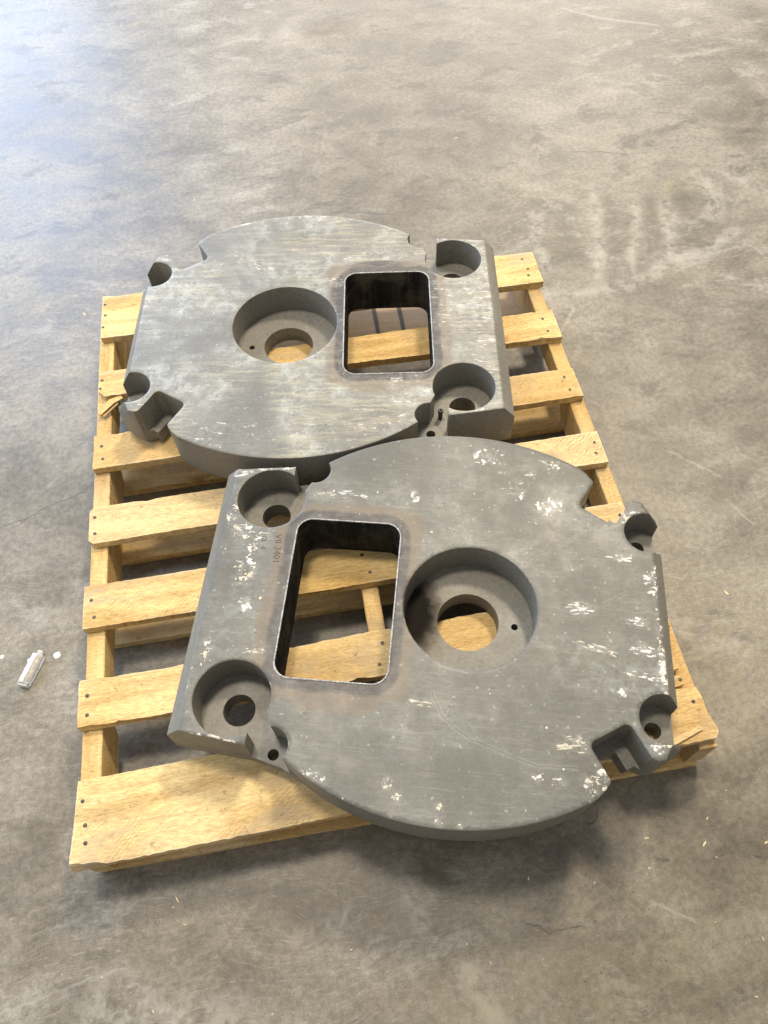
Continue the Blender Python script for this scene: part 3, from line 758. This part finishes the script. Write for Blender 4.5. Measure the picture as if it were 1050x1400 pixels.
# ------------------------------------------------------------------ steel plates
T = 0.105
GOUGES = [(wiggle([(-0.0554, -0.1515), (-0.0398, -0.1863), (-0.013, -0.2078), (0.0096, -0.2214), (0.0351, -0.2291), (0.0702, -0.2413), (0.1079, -0.252), (0.1669, -0.2501)], 0.003, 0.0012, 2), 0.0005, 0.5),
          (wiggle([(0.0834, 0.079), (0.1437, 0.1194), (0.1954, 0.1601)], 0.004, 0.001, 3), 0.0004, 0.5),
          (wiggle([(-0.19, 0.19), (-0.12, 0.235)], 0.004, 0.001, 4), 0.0004, 0.5),
          (wiggle([(0.22, 0.02), (0.26, 0.045)], 0.004, 0.001, 5), 0.0006, 0.5)]
def densify_top(me, mirror, scuffs, gouges, front):
    """re-mesh the upper face finely: rounded arris, point attributes for scuffs, heat band and gouges"""
    sg = -1 if mirror else 1
    bm = bmesh.new()
    bm.from_mesh(me)
    top = [f for f in bm.faces if f.normal.z > 0.99 and f.calc_center_median().z > -1e-4]
    ts = set(top)
    def rim_edges():
        return [e for e in bm.edges if sum(1 for f in e.link_faces if f in ts) == 1]
    for e in rim_edges():
        L = e.calc_length()
        if L > 0.007:
            n = int(L / 0.005)
            bmesh.ops.subdivide_edges(bm, edges=[e], cuts=n, use_grid_fill=False)
    ts = set(f for f in bm.faces if f.normal.z > 0.99 and f.calc_center_median().z > -1e-4)
    rim = rim_edges()
    rv = list({v for e in rim for v in e.verts})
    idx = {v: i for i, v in enumerate(rv)}
    seg = [(idx[e.verts[0]], idx[e.verts[1]]) for e in rim]
    B = np.array([(v.co.x, v.co.y) for v in rv])
    SA = B[[a for a, _ in seg]]; SB = B[[b for _, b in seg]]
    def inside(Q):
        c = np.zeros(len(Q), bool)
        for (x0, y0), (x1, y1) in zip(SA, SB):
            m = (y0 > Q[:, 1]) != (y1 > Q[:, 1])
            if m.any():
                xi = x0 + (Q[:, 1] - y0) / (y1 - y0 + 1e-15) * (x1 - x0)
                c ^= m & (Q[:, 0] < xi)
        return c
    def rimdist(Q):
        d = np.full(len(Q), 1e9)
        for (x0, y0), (x1, y1) in zip(SA, SB):
            ex, ey = x1 - x0, y1 - y0
            L2 = ex * ex + ey * ey + 1e-15
            t = np.clip(((Q[:, 0] - x0) * ex + (Q[:, 1] - y0) * ey) / L2, 0, 1)
            d = np.minimum(d, np.hypot(Q[:, 0] - x0 - t * ex, Q[:, 1] - y0 - t * ey))
        return d
    # ring of points just inside the arris
    off = []
    for (a, b_) in seg:
        m = (B[a] + B[b_]) / 2; e = B[b_] - B[a]; L = np.hypot(*e) + 1e-12
        nrm = np.array((-e[1], e[0])) / L
        for k in (1, -1):
            off.append(m + nrm * k * 0.0018)
    off = np.array(off)
    off = off[inside(off)]
    off = off[rimdist(off) > 0.00155]
    g = 0.0052
    xs, ys = np.meshgrid(np.arange(-0.47, 0.34, g), np.arange(-0.37, 0.37, g))
    rs = np.random.RandomState(3)
    G = np.stack([xs.ravel(), ys.ravel()], 1) + rs.uniform(-.25, .25, (xs.size, 2)) * g
    G = G[inside(G)]
    G = G[rimdist(G) > 0.0042]
    Ln = []
    # flecks and drag marks inside each scuffed patch, with a finer mesh under them
    rg = random.Random(7 if front else 8)
    flecks = []
    for x, y, a, b_, t, k in scuffs:
        A_ = a * b_ * math.pi
        n = int(4 + min(46, A_ * k * 30000)) if front else int(3 + min(240, A_ * k * 12000))
        drag = a > 1.6 * b_
        for _ in range(n):
            r = math.sqrt(rg.random()) * 1.05; q = rg.uniform(0, 6.283)
            ex, ey = a * r * math.cos(q), b_ * r * math.sin(q)
            fx = x + ex * math.cos(t) - ey * math.sin(t); fy = y + ex * math.sin(t) + ey * math.cos(t)
            big_ = rg.random() ** 3
            if drag or not front or rg.random() < 0.12:
                L = 0.002 + 0.011 * big_ + 0.2 * a * rg.random(); W = 0.0005 + 0.0013 * rg.random() ** 2
                ta = (t if drag else 0.08) + rg.gauss(0, 0.13)
            else:
                W = 0.0005 + 0.0042 * big_; L = W * rg.uniform(1.0, 2.6); ta = rg.uniform(0, 3.1)
            flecks.append((fx, fy, L, W, ta, min(1.0, (0.55 if front else 0.40) + 0.5 * k * rg.random()), 1))
    if front:                                   # a few lone chips elsewhere
        for _ in range(70):
            W = 0.0006 + 0.0022 * rg.random() ** 4
            flecks.append((rg.uniform(-0.44, 0.3), rg.uniform(-0.34, 0.34), W * rg.uniform(1, 2.2), W, rg.uniform(0, 3), 0.9, 1))
    fp = []
    for x, y, a, b_, t, k, fl in flecks:
        c, s_ = math.cos(t), math.sin(t)
        n = max(1, int(a / 0.003))
        for i in range(-n, n + 1):
            for j in (-1.7, 0, 1.7):
                ex, ey = a * 1.1 * i / n, b_ * j
                fp.append((x + ex * c - ey * s_, sg * (y + ex * s_ + ey * c)))
    fp = np.array(fp)
    fp = fp[inside(fp)]
    fp = fp[rimdist(fp) > 0.0022]
    for p, w, k in gouges:
        Ln += along(p, (-3.2 * w, -1.2 * w, 0, 1.2 * w, 3.2 * w))
    allp = [B, off, G, fp] + ([np.array(Ln) * (1, sg)] if Ln else [])
    allp = np.concatenate(allp)
    vs, es, fs, ov, *_ = delaunay_2d_cdt([Vector(q) for q in allp], seg, [], 0, 1e-6)
    V = np.array([(v.x, v.y) for v in vs])
    F_ = np.array([tuple(f) for f in fs])
    keep = inside(V[F_].mean(1))
    bmesh.ops.delete(bm, geom=list(ts), context='FACES_ONLY')
    vmap = []
    nb = len(B)
    for i, o in enumerate(ov):
        r = [q for q in o if q < nb]
        vmap.append(rv[r[0]] if r else bm.verts.new((V[i, 0], V[i, 1], 0.0)))
    for f, k in zip(F_, keep):
        if k:
            try:
                bm.faces.new([vmap[q] for q in f])
            except ValueError:
                pass
    for v in rv:
        v.co.z = -0.0010
    bmesh.ops.recalc_face_normals(bm, faces=bm.faces)
    lm = bm.verts.layers.float_color.new('mark')
    ld = bm.verts.layers.float.new('dust')
    ll = bm.verts.layers.float_color.new('line')
    bm.verts.index_update()
    tv = [v for v in bm.verts if v.co.z > -0.002]
    for v in bm.verts:
        v[lm] = (0, 0, 0, 1); v[ll] = (0, 0, 0, 1); v[ld] = 0.0
    C = np.array([(v.co.x, sg * v.co.y) for v in tv])
    sc = np.zeros(len(C))
    dust = np.zeros(len(C))
    for x, y, a, b_, t, k, fl in flecks:
        near = np.abs(C[:, 0] - x) + np.abs(C[:, 1] - y) < 3 * a + 0.004
        if near.any():
            sc[near] = np.maximum(sc[near], k * ell(C[near], x, y, a + 0.0007, b_ + 0.0007, t, 0.35))
    for x, y, a, b_, t, k in scuffs:
        dust = np.maximum(dust, min(1, k) * ell(C, x, y, a * 1.6 + 0.004, b_ * 1.6 + 0.004, t, 0.0))
    q = np.maximum(np.abs(C - (-0.2185, 0)) - (0.0915 - 0.026, 0.147 - 0.026), 0)
    sd = np.hypot(q[:, 0], q[:, 1]) - 0.026
    halo = (1 - sstep(sd, 0.000, 0.060))
    for e in ((-0.115, -0.150, 0.045, 0.040, 0.4), (-0.105, 0.150, 0.035, 0.045, 0.2), (-0.20, -0.185, 0.11, 0.025, 0.05), (-0.335, -0.06, 0.028, 0.10, 0.1), (-0.10, -0.02, 0.03, 0.12, 0.0)):
        halo = np.maximum(halo, 0.58 * ell(C, *e, 0.3))
    oil = np.zeros(len(C))
    rg = random.Random(21)
    if front:
        for _ in range(170):
            x = rg.gauss(0.16, 0.085); y = rg.gauss(-0.125, 0.07)
            r = 0.0022 + 0.0085 * rg.random() ** 4
            oil = np.maximum(oil, ell(C, x, y, r * 1.5 + 0.002, r * 1.5 + 0.002, 0, 0.3))
    else:
        oil = np.maximum(ell(C, -0.118, 0.085, 0.035, 0.075, 0.0, 0.1), 0.7 * ell(C, -0.20, 0.175, 0.11, 0.022, 0, 0.1))
    go = np.zeros(len(C)); lip = np.zeros(len(C))
    for p, w, k in gouges:
        d = polydist(C, p)
        go = np.maximum(go, k * (1 - sstep(d, w * 0.5, w * 2.2)))
        lip = np.maximum(lip, k * sstep(d, w * 1.0, w * 2.6) * (1 - sstep(d, w * 3.0, w * 5.0)))
    rset = set(rv)
    for v, du in zip(tv, dust):
        v[ld] = du
    for v, a, b_, c, d, e in zip(tv, sc, halo, oil, go, lip):
        v[lm] = (a, b_, c, 1)
        v[ll] = (1.0 if v in rset else 0.0, d, e, 1)
        if d > 0.5 and v not in rset:
            v.co.z -= 0.0004 * d
    bm.to_mesh(me)
    bm.free()
    return me

def plate_body(name, mat, mirror):
    c0, r0 = (-0.025, 0.078), 0.43
    def half(inset):
        """near side (v<0) outline from wide end to narrow end"""
        wide = -0.465 + (0.022 if inset else 0)
        nar = 0.331 - (0.019 if inset else 0)
        pts = [(wide, -0.247 + (0.002 if inset else 0)), (-0.335, -0.2585)]
        n = 40
        for i in range(n + 1):
            u = -0.285 + (0.192 + 0.285) * i / n
            pts.append((u, c0[1] - math.sqrt(r0 * r0 - (u - c0[0]) ** 2)))
        pts += [(0.2045, -0.281), (0.2135, -0.268), (0.2170, -0.252), (0.268, -0.222), (0.287, -0.230), (0.2985, -0.226), (nar - 0.003, -0.205), (nar, -0.190)]
        return pts
    def ring(inset):
        h = half(inset)
        return h + [(u, -v) for u, v in reversed(h)]
    bm = bmesh.new()
    sg = -1 if mirror else 1
    layers = [(True, 0.0), (False, -0.026), (False, -0.0660), (False, -0.0665), (False, -T + 0.012), (False, -T)]
    prev = None
    for k, (ins, z) in enumerate(layers):
        rv = [bm.verts.new((u, sg * v, z)) for u, v in ring(ins)]
        if k >= 3:                                   # lower lip where the relief breaks out
            for q in rv:
                q.co.y *= 1 + 0.036 * max(0.0, 1 - abs(q.co.x + 0.295) / 0.045)
        if k == 5:                                   # small lower chamfer
            for q in rv:
                q.co.x *= 0.985; q.co.y *= 0.985
        if prev:
            n = len(rv)
            for i in range(n):
                bm.faces.new((prev[i], prev[(i + 1) % n], rv[(i + 1) % n], rv[i]))
        else:
            bm.faces.new(rv)
        prev = rv
    bm.faces.new(prev[::-1])
    me = mesh_from_bm(name, bm)
    body = link('plate_body', me, mat)
    cut = []
    def cutter(pts, z0, z1=0.03):
        b2 = bmesh.new()
        prism(b2, [(u, sg * v) for u, v in pts], z0, z1)
        o = link('cut', mesh_from_bm('cut', b2))
        cut.append(o)
    D = 0.067
    cutter(circle(0, 0, 0.1115, 128), -D)
    cutter(circle(0.0003, 0, 0.0535, 80), -T - 0.03)
    cutter(rounded([(-0.310, -0.147), (-0.127, -0.147), (-0.127, 0.147), (-0.310, 0.147)], 0.026, 10), -T - 0.03)
    cutter(circle(0.081, -0.003, 0.006, 16), -T - 0.02)
    for s in (-1, 1):
        cutter(circle(-0.368, s * 0.187, 0.0625, 96), -D + 0.0002)
        cutter(circle(-0.3683, s * 0.1872, 0.0268, 48), -T - 0.03)
        cutter(circle(-0.2965, s * 0.2555, 0.029, 48), -D - 0.0002)
        ch = [(-0.3335, -0.33), (-0.2835, -0.33), (-0.2838, -0.250), (-0.3005, -0.224), (-0.312, -0.200), (-0.342, -0.196), (-0.3338, -0.235)]
        cutter([(u, -s * v) for u, v in ch], -D + 0.0001)
        cutter(circle(-0.3005, s * 0.2535, 0.0092, 24), -T - 0.025)
        cutter(circle(0.303, s * 0.165, 0.0395, 64), -0.062)
        cutter(circle(0.2995, s * 0.166, 0.0135, 32), -T - 0.022)
        L0 = Vector((0.185, -0.212)); R0 = Vector((0.2475, -0.174)); d = Vector((0.5, -0.866))
        pl = rounded([tuple(L0), tuple(R0), tuple(R0 + d * 0.15), tuple(L0 + d * 0.15)], 0.011, 6, (0, 1))
        cutter([(u, -s * v) for u, v in pl], -0.070)
        e = (R0 - L0).normalized()
        L1 = L0 + e * 0.003 + d * 0.018; R1 = R0 - e * 0.020 + d * 0.018
        pl = rounded([tuple(L1), tuple(R1), tuple(R1 + d * 0.15), tuple(L1 + d * 0.15)], 0.006, 4, (0, 1))
        cutter([(u, -s * v) for u, v in pl], -T - 0.03)
    for o in cut:
        md = body.modifiers.new('b', 'BOOLEAN')
        md.operation = 'DIFFERENCE'
        md.solver = 'EXACT'
        md.object = o
    bpy.context.view_layer.update()
    dg = bpy.context.evaluated_depsgraph_get()
    res = bpy.data.meshes.new_from_object(body.evaluated_get(dg))
    body.modifiers.clear()
    body.data = res
    for o in cut:
        bpy.data.objects.remove(o)
    res.materials.clear()
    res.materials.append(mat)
    densify_top(res, mirror, B_SCUFF if mirror else F_SCUFF, [] if mirror else GOUGES, not mirror)
    res.shade_smooth()
    res.set_sharp_from_angle(angle=R(33))
    return body

def place_plate(label, mat, mirror, loc, ang, sc):
    root = link('steel_plate', None)
    tag(root, label, 'steel plate', 'pair of torch-cut steel plates')
    body = plate_body('plate_body', mat, mirror)
    body.parent = root
    body.location = (0, 0, T)
    root.location = (loc[0], loc[1], DECK + 0.0012)
    root.rotation_euler = (0, 0, R(ang))
    root.scale = (sc, sc, sc)
    return root
front = place_plate('dark grey steel plate lying nearest the camera, white scuffs on its rounded end', M_FRONT, False, (0.15426, -0.34111), -14.5126, 0.97425)
back = place_plate('paler streaked steel plate lying farther back on the pallet, chamfered end to the right', M_BACK, True, (-0.08371, 0.34997), 171.3982, 0.97631)

# thin rippled bead of slag and bright metal along the torch-cut opening
M_BEAD = plain('bright_edge', (0.30, 0.295, 0.29), 0.5, 0.2, 0.5, 260.0, 0.45)
def bead(root, seed):
    o_ = 0.0012
    path = rounded([(-0.310 - o_, -0.147 - o_), (-0.127 + o_, -0.147 - o_), (-0.127 + o_, 0.147 + o_), (-0.310 - o_, 0.147 + o_)], 0.026 + o_, 10)
    pts = []
    for i in range(len(path)):
        a = Vector(path[i]); b_ = Vector(path[(i + 1) % len(path)])
        n = max(1, int((b_ - a).length / 0.0022))
        pts += [a + (b_ - a) * k / n for k in range(n)]
    bm = bmesh.new()
    rings = []
    N = len(pts)
    for i, p in enumerate(pts):
        t = (pts[(i + 1) % N] - pts[i - 1]).normalized()
        nr = Vector((t.y, -t.x))
        r = 0.00135 * (1 + 0.45 * mnoise.noise(Vector((i * 0.9, seed, 0))) + 0.35 * mnoise.noise(Vector((i * 0.13, seed, 4))))
        rings.append([bm.verts.new((p.x + nr.x * r * math.cos(q), p.y + nr.y * r * math.cos(q), T + 0.0002 + 0.7 * r * math.sin(q))) for q in [k * math.pi / 3 for k in range(6)]])
    for i in range(N):
        a, b_ = rings[i], rings[(i + 1) % N]
        for k in range(6):
            bm.faces.new((a[k], a[(k + 1) % 6], b_[(k + 1) % 6], b_[k]))
    return link('cut_rim_bead', mesh_from_bm('cut_rim_bead', bm, 60), M_BEAD, root)
bead(front, 1.0)
bead(back, 5.0)

# stamped lettering on the front plate, reads towards the camera
def lettering(txt, u, v, size, root, rotz):
    cu = bpy.data.curves.new('stamp', 'FONT')
    cu.body = txt
    cu.size = size
    cu.extrude = 0.0002
    cu.offset = -0.0003
    tmp = bpy.data.objects.new('tmp', cu)
    COL.objects.link(tmp)
    bpy.context.view_layer.update()
    me = bpy.data.meshes.new_from_object(tmp.evaluated_get(bpy.context.evaluated_depsgraph_get()))
    bpy.data.objects.remove(tmp)
    me.materials.clear()
    o = link('stamped_lettering', me, M_MARK, root)
    o.location = (u, v, T + 0.00015)
    o.rotation_euler = (0, 0, rotz)
    return o
lettering('VII 3401', -0.3475, 0.112, 0.0175, front, R(-86))
lettering('III  4', -0.3720, 0.106, 0.0150, front, R(-86))

# dowel pin standing in the back plate's relief
bm = bmesh.new()
prev = None
for r, z in ((0.0046, 0.0), (0.0046, 0.020), (0.0056, 0.021), (0.0056, 0.026), (0.0048, 0.0272), (0.0026, 0.0272), (0.0024, 0.018)):
    ring = [bm.verts.new((r * math.cos(2 * math.pi * k / 18), r * math.sin(2 * math.pi * k / 18), z)) for k in range(18)]
    if prev:
        for k in range(18):
            bm.faces.new((prev[k], prev[(k + 1) % 18], ring[(k + 1) % 18], ring[k]))
    else:
        bm.faces.new(ring[::-1])
    prev = ring
bm.faces.new(prev)
pin = link('dowel_pin', mesh_from_bm('dowel_pin', bm, 40), M_DARK, back)
pin.location = (-0.3215, 0.214, T - 0.067)

# ------------------------------------------------------------------ clear plastic tube on the floor
tube = link('plastic_tube', None)
tag(tube, 'small clear plastic tube with white strip lying on the floor left of the pallet', 'plastic tube')
tube.location = (-0.6455, -0.231, 0.0)
tube.rotation_euler = (0, 0, R(66))
def rbox(sx, sy, z0, z1, bev, ox=0, oy=0):
    b = bmesh.new()
    prism(b, [(ox - sx / 2, oy - sy / 2), (ox + sx / 2, oy - sy / 2), (ox + sx / 2, oy + sy / 2), (ox - sx / 2, oy + sy / 2)], z0, z1)
    bmesh.ops.recalc_face_normals(b, faces=b.faces)
    bmesh.ops.bevel(b, geom=b.edges[:], offset=bev, segments=2, affect='EDGES', profile=0.5)
    return mesh_from_bm('part', b, 40)
link('tube_body', rbox(0.060, 0.021, 0.0005, 0.015, 0.002), M_CLEAR, tube)
link('white_strip', rbox(0.056, 0.0085, 0.0154, 0.0164, 0.0003, 0, 0.0048), M_WHITE, tube)
link('grey_strip', rbox(0.052, 0.0075, 0.0154, 0.0160, 0.0002, 0.001, -0.0052), plain('beige_plastic', (0.36, 0.31, 0.24), 0.5), tube)
link('cap', rbox(0.008, 0.010, 0.003, 0.011, 0.0014, 0.0345, 0.001), M_CLEAR, tube)
link('end_stop', rbox(0.004, 0.019, 0.002, 0.0145, 0.0012, -0.0325, 0), M_CLEAR, tube)

def splat(r, seed, h):
    b = bmesh.new()
    n = 20
    c = b.verts.new((0, 0, h))
    r1 = []; r2 = []
    for k in range(n):
        a = 2 * math.pi * k / n
        q = r * (1 + 0.22 * fbm(math.cos(a) * 1.5 + seed, math.sin(a) * 1.5))
        r1.append(b.verts.new((q * 0.75 * math.cos(a), q * 0.75 * math.sin(a), h * 0.85)))
        r2.append(b.verts.new((q * math.cos(a), q * math.sin(a), 0.0002)))
    for k in range(n):
        b.faces.new((c, r1[k], r1[(k + 1) % n]))
        b.faces.new((r1[k], r2[k], r2[(k + 1) % n], r1[(k + 1) % n]))
    b.faces.new(r2[::-1])
    return mesh_from_bm('paint_drop', b, 50)
for (x, y, r, lab) in ((-0.6035, -0.207, 0.0068, 'larger round white paint drop beside the clear plastic tube'),
                       (-0.6545, -0.2085, 0.0045, 'smaller white paint drop left of the clear plastic tube'),
                       (-0.7080, -0.192, 0.0042, 'white paint fleck at the left picture edge near the plastic tube')):
    o = link('paint_drop', splat(r, x * 9, 0.0012), M_WHITE)
    o.location = (x, y, 0.0002)
    tag(o, lab, 'paint drop')

# ------------------------------------------------------------------ debris
def flakes(name, spots, mat, label, cat, seed, size, long=2.2):
    rg = random.Random(seed)
    b = bmesh.new()
    for x, y, z in spots:
        s0 = size * (0.35 + 1.5 * rg.random() ** 3)
        L = s0 * rg.uniform(1, long); W = s0 * rg.uniform(0.45, 0.9); H = s0 * 0.22
        a = rg.uniform(0, 6.28); ca, sa = math.cos(a), math.sin(a)
        pts = [(-L, -W * rg.uniform(.2, 1)), (L * rg.uniform(.2, .6), -W), (L, rg.uniform(-.5, .5) * W), (L * rg.uniform(-.3, .4), W), (-L * rg.uniform(.5, 1), W * .6)]
        tl = rg.uniform(0, H * 1.3)
        lo = [b.verts.new((x + u * ca - v * sa, y + u * sa + v * ca, z + 0.0002)) for u, v in pts]
        hi = [b.verts.new((x + (u * ca - v * sa) * .9, y + (u * sa + v * ca) * .9, z + H + tl * (u / L + 1) * .5)) for u, v in pts]
        b.faces.new(lo[::-1]); b.faces.new(hi)
        for k in range(5):
            b.faces.new((lo[k], lo[(k + 1) % 5], hi[(k + 1) % 5], hi[k]))
    o = link(name, mesh_from_bm(name, b), mat)
    tag(o, label, cat, kind='stuff')
    return o
rg = random.Random(11)
sp_ = []
for _ in range(70):
    sp_.append((rg.uniform(0.05, 0.75), rg.uniform(-0.98, -0.58) if rg.random() < .6 else rg.uniform(-0.6, 0.6), 0))
sp_ = [p for p in sp_ if not (p[0] < 0.54 and p[1] > -0.62)]
for _ in range(22):
    sp_.append((rg.uniform(-0.7, 0.3), rg.uniform(-0.85, -0.63), 0))
for _ in range(25):
    sp_.append((rg.uniform(-0.9, 1.3), rg.uniform(0.65, 2.0), 0))
for _ in range(20):
    sp_.append((rg.uniform(-0.47, 0.45), rg.uniform(-0.46, 0.4), 0))
flakes('wood_chips', sp_, M_CHIP, 'pale wood chips and splinters scattered over the concrete floor', 'wood chips', 5, 0.0017, 2.6)
def on_front(u, v):
    c, s = math.cos(R(-14.5126)), math.sin(R(-14.5126))
    k = 0.97425
    return (0.15426 + k * (c * u - s * v), -0.34111 + k * (s * u + c * v), DECK + 0.0012 + T * k)
sf = []
for u, v, a, b_, t, k in F_SCUFF:
    if u < -0.30 or rg.random() < 0.35:
        for _ in range(4 if u < -0.30 else 2):
            sf.append((u + rg.gauss(0, a * 0.7), v + rg.gauss(0, b_ * 0.7)))
bad = lambda u, v: (math.hypot(u, v) < 0.12 or (-0.32 < u < -0.115 and abs(v) < 0.157) or math.hypot(u + .368, abs(v) - .187) < .068 or math.hypot(u + .2965, abs(v) - .2555) < .036
                    or u > 0.25 or u < -0.435 or (u < -0.28 and abs(v) > 0.21))
sf = [on_front(u, v) for u, v in sf if not bad(u, v)]
flakes('wood_crumbs', sf, M_CHIP, 'cream crumbs of splintered wood lying on the nearer steel plate', 'wood crumbs', 8, 0.0017, 1.6)
